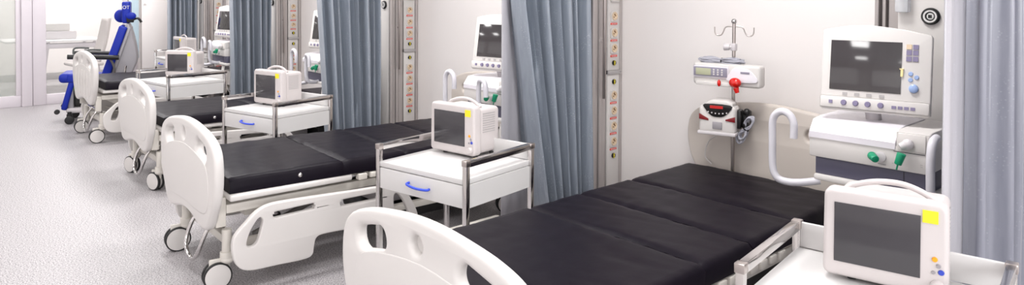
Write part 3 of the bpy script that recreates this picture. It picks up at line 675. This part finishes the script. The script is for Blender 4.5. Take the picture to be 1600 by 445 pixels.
hook = MB().tube([(.44, .15, .735), (.452, .02, .728), (.460, -.035, .76), (.460, -.04, .87), (.465, -.042, .935), (.485, -.05, .965), (.515, -.05, .965), (.535, -.05, .935), (.54, -.05, .87)], .0155, 14, 6).build('t', M['tubegrey'])
hook_me = hook.data; bpy.data.objects.remove(hook); hook_me.name = 'tube_rail'
for v_ in (v2, v3, v4):
    tr = [c_ for c_ in bpy.data.objects if c_.parent == v_ and c_.name.startswith('tube_rail')]
    tr[-1].data = hook_me; tr[-1].location = (-.19, -.06, .02)

# ------------------------------------------------------------------ drip pole and pumps at the nearest bed head
PX, PY = -1.946, 3.405
t = thing('drip_pole', 'steel drip pole with two top hooks at the head of the nearest bed', 'drip pole', (PX, PY, .50))
MB().cyl((0, 0, 0), (0, 0, .86), .0095, n=16).build('pole', M['steel'], t)
MB().sphere((0, 0, .873), .015).build('finial', M['chrome'], t)
for s in (-1, 1):
    MB().tube([(0, 0, .845), (s * .032, 0, .845), (s * .048, 0, .837), (s * .056, 0, .817), (s * .066, 0, .80), (s * .080, 0, .796), (s * .094, 0, .80), (s * .101, 0, .815), (s * .102, 0, .842)], .0035, 8, 5).mul(Matrix.Rotation(R(20), 4, 'Z')).build('hook', M['steel'], t)
MB().cyl((-.05, -.02, .735), (-.02, -.008, .735), .020, .018, 20, .004).cyl((-.022, -.008, .735), (-.004, 0, .735), .012).box(-.014, .014, -.014, .014, .715, .755, .004).build('clamp_knob', M['equipgrey'], t)

def cable_coil(name, label, c, R1, R2, turns, rot, parent=None, seed=0):
    rnd = random.Random(seed); t = thing(name, label, 'cable', c)
    mb = MB()
    for k in range(turns):
        a = R1 * rnd.uniform(.82, 1.05); b = R2 * rnd.uniform(.7, 1.1); dz = rnd.uniform(-.016, .016); dx = rnd.uniform(-.012, .012)
        pts = []
        for i in range(16):
            th = 2 * PI * i / 16; pinch = 1 - .88 * math.exp(-(math.cos(th) * a / R1 / .35) ** 2)
            pts.append(Vector((dx + a * math.cos(th), b * math.sin(th) * pinch, dz * (1 - .7 * math.exp(-(math.cos(th) / .35) ** 2)) + .005 * math.sin(2 * th + k))))
        mb.tube(pts, .0042, 6, 4, closed=True)
    mb.mul(rot); mb.build('cable_loops', M['cable'], t)
    MB().tube([(.0, -.014, -.0), (.0, 0, .014), (0, .014, 0), (0, 0, -.014)], .0035, 6, 4, closed=True).mul(rot).build('black_tie', M['black'], t)
    return t
# upper syringe pump
t = thing('syringe_pump', 'long white syringe pump with green grey display and red clamp on the pole', 'pump', (PX + .03, PY - .02, 1.035), 8)
t.scale = (.86, .86, .86)
out = [(-.235, .03), (-.225, .0), (.03, .0), (.16, .0), (.185, .03), (.185, .095), (.16, .135), (.02, .15), (-.19, .15), (-.228, .125), (-.24, .07)]
sl = MB().box(-.24, .185, -.11, -.02, .0, .135, .018, 4)
sl.build('housing', M['equip'], t)
MB().box(-.235, -.005, -.122, -.105, .045, .12, .012, 3).build('control_panel', M['lilac'], t)
MB().box(-.228, -.012, -.125, -.118, .055, .112, .004).build('keypad', M['keypad'], t)
MB().box(-.213, -.115, -.127, -.124, .062, .104, .001).build('display', M['lcd'], t)
mb = MB()
for i in range(3):
    for j in range(3): mb.cyl((-.096 + i * .026, -.1235, .07 + j * .014), (-.096 + i * .026, -.1265, .07 + j * .014), .0055, n=10)
mb.build('keys', M['equip'], t)
MB().profile([(-.01, .035), (.165, .035), (.14, .095), (.09, .118), (.03, .115), (0, .08)], [], .012, .004, 'XZ', -.114, 4).build('syringe_cover', M['lilac'], t)
MB().box(.07, .125, -.123, -.119, .085, .096).build('name_plate', M['keypad'], t)
MB().box(-.21, .02, -.135, -.105, .0, .022, .004).build('syringe_tray', M['equip'], t)
MB().sphere((.045, -.14, .03), .030, (1.25, .9, 1.0)).cyl((.05, -.14, .0), (.06, -.14, -.03), .018, .012).build('red_clamp', M['red'], t, label='red clear plastic syringe clamp')
MB().sphere((-.055, -.14, .02), .014, (.8, .8, 1.5)).build('red_lever', M['red'], t, label='small red lever')
MB().box(-.03, .03, -.02, .03, .04, .09, .006).build('pole_clamp', M['darkmetal'], t)
cable_coil('power_cable', 'coiled grey cable tied in black, lying on the long white pump', (PX - .03, PY - .07, 1.162), .12, .05, 10, Matrix.Rotation(R(8), 4, 'Z'), seed=1)
# lower infusion pump
t = thing('infusion_pump', 'lower white infusion pump with dark oval keypad and red lenses', 'pump', (PX + .065, PY - .03, .79), 16)
t.scale = (.95, .95, .98)
MB().box(-.20, .0, -.14, -.02, .0, .15, .022, 4).profile([(-.17, .10), (-.01, .10), (-.02, .165), (-.05, .18), (-.13, .18), (-.16, .165)], [], .10, .014, 'XZ', -.075, 1).build('housing', M['equip'], t)
MB().profile([(-.165, .158), (-.025, .158), (-.028, .128), (-.06, .098), (-.095, .092), (-.13, .098), (-.162, .13)], [], .008, .003, 'XZ', -.142, 3).build('oval_keypad', M['black'], t)
MB().box(-.135, -.065, -.148, -.145, .137, .152).build('red_display', M['redled'], t)
mb = MB()
for k in range(6): mb.cyl((-.145 + k * .02, -.1455, .117 - .006 * math.sin(k / 5 * PI)), (-.145 + k * .02, -.148, .117 - .006 * math.sin(k / 5 * PI)), .004, n=8)
mb.build('keys', M['equipgrey'], t)
for s in (-1, 1):
    c = -.098 + s * .072
    MB().profile([(c - .026, .075 + (.0 if s > 0 else .0)), (c + .026, .070), (c + .026, .100 if s > 0 else .080), (c - .026, .082 if s > 0 else .105)], [], .006, .002, 'XZ', -.142, 1).build('red_lens', M['darkred'], t)
MB().box(-.122, -.07, -.146, -.138, .028, .066, .003).build('grey_key', M['greybtn'], t)
MB().box(-.205, .003, -.145, -.02, -.006, .012, .005).build('base_lip', M['equipgrey'], t)
MB().box(-.01, .02, -.10, -.03, .03, .13, .01).box(.01, .05, -.06, .03, .04, .12, .01).sphere((.045, -.07, .12), .02).sphere((.04, -.07, .05), .022).build('pole_clamp', M['black'], t)
cable_coil('power_cable', 'coiled grey cable hanging beside the lower pump', (PX + .125, PY - .09, .82), .078, .028, 6, Matrix.Rotation(R(-62), 4, 'Y') @ Matrix.Rotation(R(90), 4, 'X'), seed=4)
t = tag(MB().tube([(PX - .09, PY - .02, .745), (PX - .15, PY + .0, .70), (PX - .17, PY, .62), (PX - .13, PY, .58)], .0035, 6, 6).build('power_cable', M['equip']), 'thin white cable looping below the lower pump', 'cable')

# ------------------------------------------------------------------ small cart and monitor at the far end
c5 = again(c1, (-9.86, 2.70, 0), 0, 'farthest white cart beside the far curtain')
m5 = again(m1, (-9.62, 2.90, .70), 2, 'farthest and smallest patient monitor, above the farthest bed')

# ------------------------------------------------------------------ blue treatment chair
t = thing('treatment_chair', 'blue padded treatment chair with black armrests behind the farthest bed', 'chair', (-9.64, 1.68, 0), -17)
def pad(y0, z0, y1, z1, th, x0, x1, bev=.02):
    L = math.hypot(y1 - y0, z1 - z0); a = math.atan2(z1 - z0, y1 - y0)
    return MB().box(x0, x1, 0, L, -th, 0, bev, 3, mtx=Matrix.Translation((0, y0, z0)) @ Matrix.Rotation(a, 4, 'X'))
pad(.02, .585, .46, .53, .10, -.25, .25).build('seat', M['navy'], t)
pad(.35, .53, .55, 1.14, .09, -.24, .24).mul(Matrix.Identity(4)).build('backrest', M['navy'], t)
pad(-.05, .17, .05, .56, .06, -.24, .24).build('leg_rest', M['navy'], t)
MB().box(-.24, .24, -.07, .12, .475, .585, .045, 4).build('knee_roll', M['navy'], t)
hr = MB().box(-.15, .15, .57, .66, 1.16, 1.42, .02, 3).build('headrest', M['navy'], t)
MB().sphere((-.17, .54, 1.24), .075, (.5, 1, 1.1)).build('head_bolster', M['navy'], hr)
MB().sphere((.18, .67, 1.25), .055, (.4, 1, .8)).build('head_bolster', M['navy'], hr)
MB().box(.14, .17, .62, .70, 1.17, 1.25, .01).tube([(.15, .68, 1.2), (.15, .74, 1.22), (.15, .78, 1.17)], .014, 8, 4).build('bolster_bracket', M['black'], hr)
cu = bpy.data.curves.new('t', 'FONT'); cu.body = 'OT'; cu.size = .055; cu.extrude = .001
o_ = bpy.data.objects.new('t', cu); COL.objects.link(o_)
me = bpy.data.meshes.new_from_object(o_.evaluated_get(bpy.context.evaluated_depsgraph_get())); bpy.data.objects.remove(o_)
me.transform(Matrix.Translation((.152, .575, 1.335)) @ Matrix(((0, 0, 1, 0), (1, 0, 0, 0), (0, 1, 0, 0), (0, 0, 0, 1))))
me.materials.append(M['white']); lg = bpy.data.objects.new('lettering', me); COL.objects.link(lg); lg.parent = hr
pad(.46, .55, .64, 1.12, .035, -.23, .23, .015).mul(Matrix.Translation((0, .0, 0))).build('back_shell', M['greyshell'], t)
MB().profile([(.46, .48), (.60, .44), (.70, .62), (.73, .78), (.66, 1.12), (.60, 1.12), (.50, .80)], [], .40, .02, 'YZ', 0, 3).build('rear_cover', M['greyshell'], t)
for s in (-1, 1):
    MB().tube([(s * .30, .03, .785), (s * .30, .30, .775), (s * .30, .55, .76)], .028, 10, 4).build('armrest', M['black'], t)
    MB().tube([(s * .28, .46, .745), (s * .28, .50, .62), (s * .28, .46, .45)], .014, 8, 4).build('arm_support', M['darkmetal'], t)
    MB().tube([(s * .285, .10, .42), (s * .285, .45, .44), (s * .285, .56, .47), (s * .285, .60, .56), (s * .285, .62, .66)], .012, 8, 4).build('side_tube', M['chrome'], t)
    MB().cyl((s * .24, -.08, .15), (s * .27, -.08, .15), .028).build('leg_roller', M['rubber'], t)
MB().box(-.20, .20, .02, .075, .13, .47, .01).build('leg_rest_shell', M['greyshell'], t)
MB().box(-.22, .22, .0, .69, .12, .18, .02).box(-.10, .10, .28, .52, .18, .42, .02).build('base', M['equipgrey'], t)
MB().box(-.18, .18, .08, .30, .20, .42, .02).build('motor_housing', M['black'], t)
MB().box(.18, .186, .08, .12, .38, .42).build('green_tag', mat('lime_tag', (150, 210, 40), .5), t)
for (x, y) in ((-.22, .04), (.24, .04), (-.22, .66), (.22, .66)):
    c = MB().cyl((x, y, .10), (x, y, .14), .022).box(x - .014, x + .014, y - .03, y + .03, .06, .12, .01).build('caster', M['black'], t)
    for s in (-1, 1): MB().lathe([(0, .011), (.040, .011), (.047, .007), (.047, -.007), (.040, -.011), (0, -.011)], (x + s * .022, y, .0475), 'X', 28).build('wheel', M['rubber'], c)

# drip stand with bag beside the chair
t = thing('drip_stand', 'thin far drip stand with clear bag beside the blue headrest', 'drip stand', (-10.45, 2.52, 0))
MB().cyl((0, 0, .05), (0, 0, 1.9), .010).build('pole', M['steel'], t)
mb = MB()
for k in range(5): mb.tube([(0, 0, .09), (.22 * math.cos(k * 1.2566), .22 * math.sin(k * 1.2566), .055)], .012, 8)
mb.build('foot', M['steel'], t)
for k in range(5): MB().sphere((.22 * math.cos(k * 1.2566), .22 * math.sin(k * 1.2566), .027), .026).build('castor', M['rubber'], t)
MB().sphere((0, 0, 1.16), .026).sphere((0, 0, .985), .026).sphere((0, -.06, .995), .03).box(-.01, .01, -.09, .02, .93, .945).build('knob', M['black'], t)
MB().box(-.04, .04, -.075, .035, .55, .90, .025, 3).build('fluid_bag', M['bag'], t)

# privacy screen
t = thing('privacy_screen', 'white upright screen panel right of the blue chair', 'screen', (-10.9, 2.80, 0), 4)
MB().box(-.012, .012, .0, .36, .45, 1.95, .004).build('panel', M['wall'], t)
MB().cyl((0, -.012, .04), (0, -.012, 1.97), .012).cyl((0, .372, .04), (0, .372, 1.97), .012).cyl((0, -.012, .435), (0, .372, .435), .012).build('frame', M['alu'], t)
MB().tube([(-.22, -.012, .03), (.22, -.012, .03)], .012, 8).tube([(-.22, .372, .03), (.22, .372, .03)], .012, 8).build('foot_bar', M['alu'], t)
MB().box(.013, .016, .02, .06, 1.36, 1.365).box(.013, .016, .03, .05, 1.375, 1.38).build('mark', M['skirt'], t)
t = tag(MB().box(-11.0, -10.99, 2.66, 2.79, .60, 2.4, .003).build('acrylic_panel', M['blueglass']), 'narrow pale blue clear panel left of the white screen', 'panel')

# ------------------------------------------------------------------ room beyond the glass
t = thing('desk', 'white desk beyond the glass with slanted legs', 'desk', (-13.05, 2.15, .05), 0)
MB().box(-.45, .45, -.75, .55, .72, .75, .008).build('desk_top', M['wood'], t)
for (x, y, s) in ((.38, -.2, -1), (.38, .42, 1), (-.38, -.2, -1), (-.38, .42, 1)):
    MB().tube([(x, y, .72), (x, y + s * .10, -.05)], .022, 8).build('leg', M['wframe'], t)
MB().box(.30, .40, -.3, .45, .62, .70, .01).build('apron', M['wframe'], t)
t = thing('printer', 'white box shaped printer on the desk behind glass', 'printer', (-13.05, 2.0, .80), 0)
MB().box(-.2, .2, -.28, .36, 0, .13, .01).build('body', M['equipgrey'], t)
MB().box(-.18, .18, -.26, .27, .13, .25, .01).build('lid', M['equip'], t)
t = thing('office_chair', 'pale grey shell chair behind the desk beyond the glass', 'chair', (-12.3, 2.38, 0), 5)
def cs(u, v):
    a = (u - .5) * 1.6; z = .42 + .72 * v
    return Vector((.26 * math.sin(a) * (1 - .25 * v ** 3), .24 - .12 * (1 - math.cos(a)) * 2 + .10 * v - .08 * (1 - v) ** 3, z))
MB().grid(cs, 14, 12).build('back_shell', M['chairgrey'], t, 80, solid=.02)
MB().box(-.24, .24, -.24, .18, .42, .47, .02, 3).build('seat', M['chairgrey'], t)
MB().cyl((0, 0, .08), (0, 0, .42), .025).build('pedestal', M['chrome'], t)
mb = MB()
for k in range(5): mb.tube([(0, 0, .10), (.27 * math.cos(k * 1.2566), .27 * math.sin(k * 1.2566), .055)], .018, 8).sphere((.27 * math.cos(k * 1.2566), .27 * math.sin(k * 1.2566), .028), .028)
mb.build('star_base', M['chrome'], t)
for s in (-1, 1): MB().tube([(s * .27, .12, .66), (s * .29, -.06, .67), (s * .26, -.10, .60), (s * .22, -.08, .44)], .014, 8, 4).build('armrest', M['black'], t)
t = thing('swivel_stool', 'chrome stool foot seen through the glass at the left edge', 'stool', (-12.6, 1.05, 0), 0)
MB().cyl((0, 0, .45), (0, 0, .50), .18, n=32, bev=.015).build('seat', M['equipgrey'], t)
MB().cyl((0, 0, .15), (0, 0, .45), .02).build('pedestal', M['chrome'], t)
mb = MB()
for k in range(5): mb.tube([(0, 0, .17), (.26 * math.cos(k * 1.2566 + .4), .26 * math.sin(k * 1.2566 + .4), .075)], .017, 8)
mb.build('star_base', M['chrome'], t)
for k in range(5): MB().cyl((.26 * math.cos(k * 1.2566 + .4) - .02, .26 * math.sin(k * 1.2566 + .4), .032), (.26 * math.cos(k * 1.2566 + .4) + .02, .26 * math.sin(k * 1.2566 + .4), .032), .032).build('castor', M['rubber'], t)
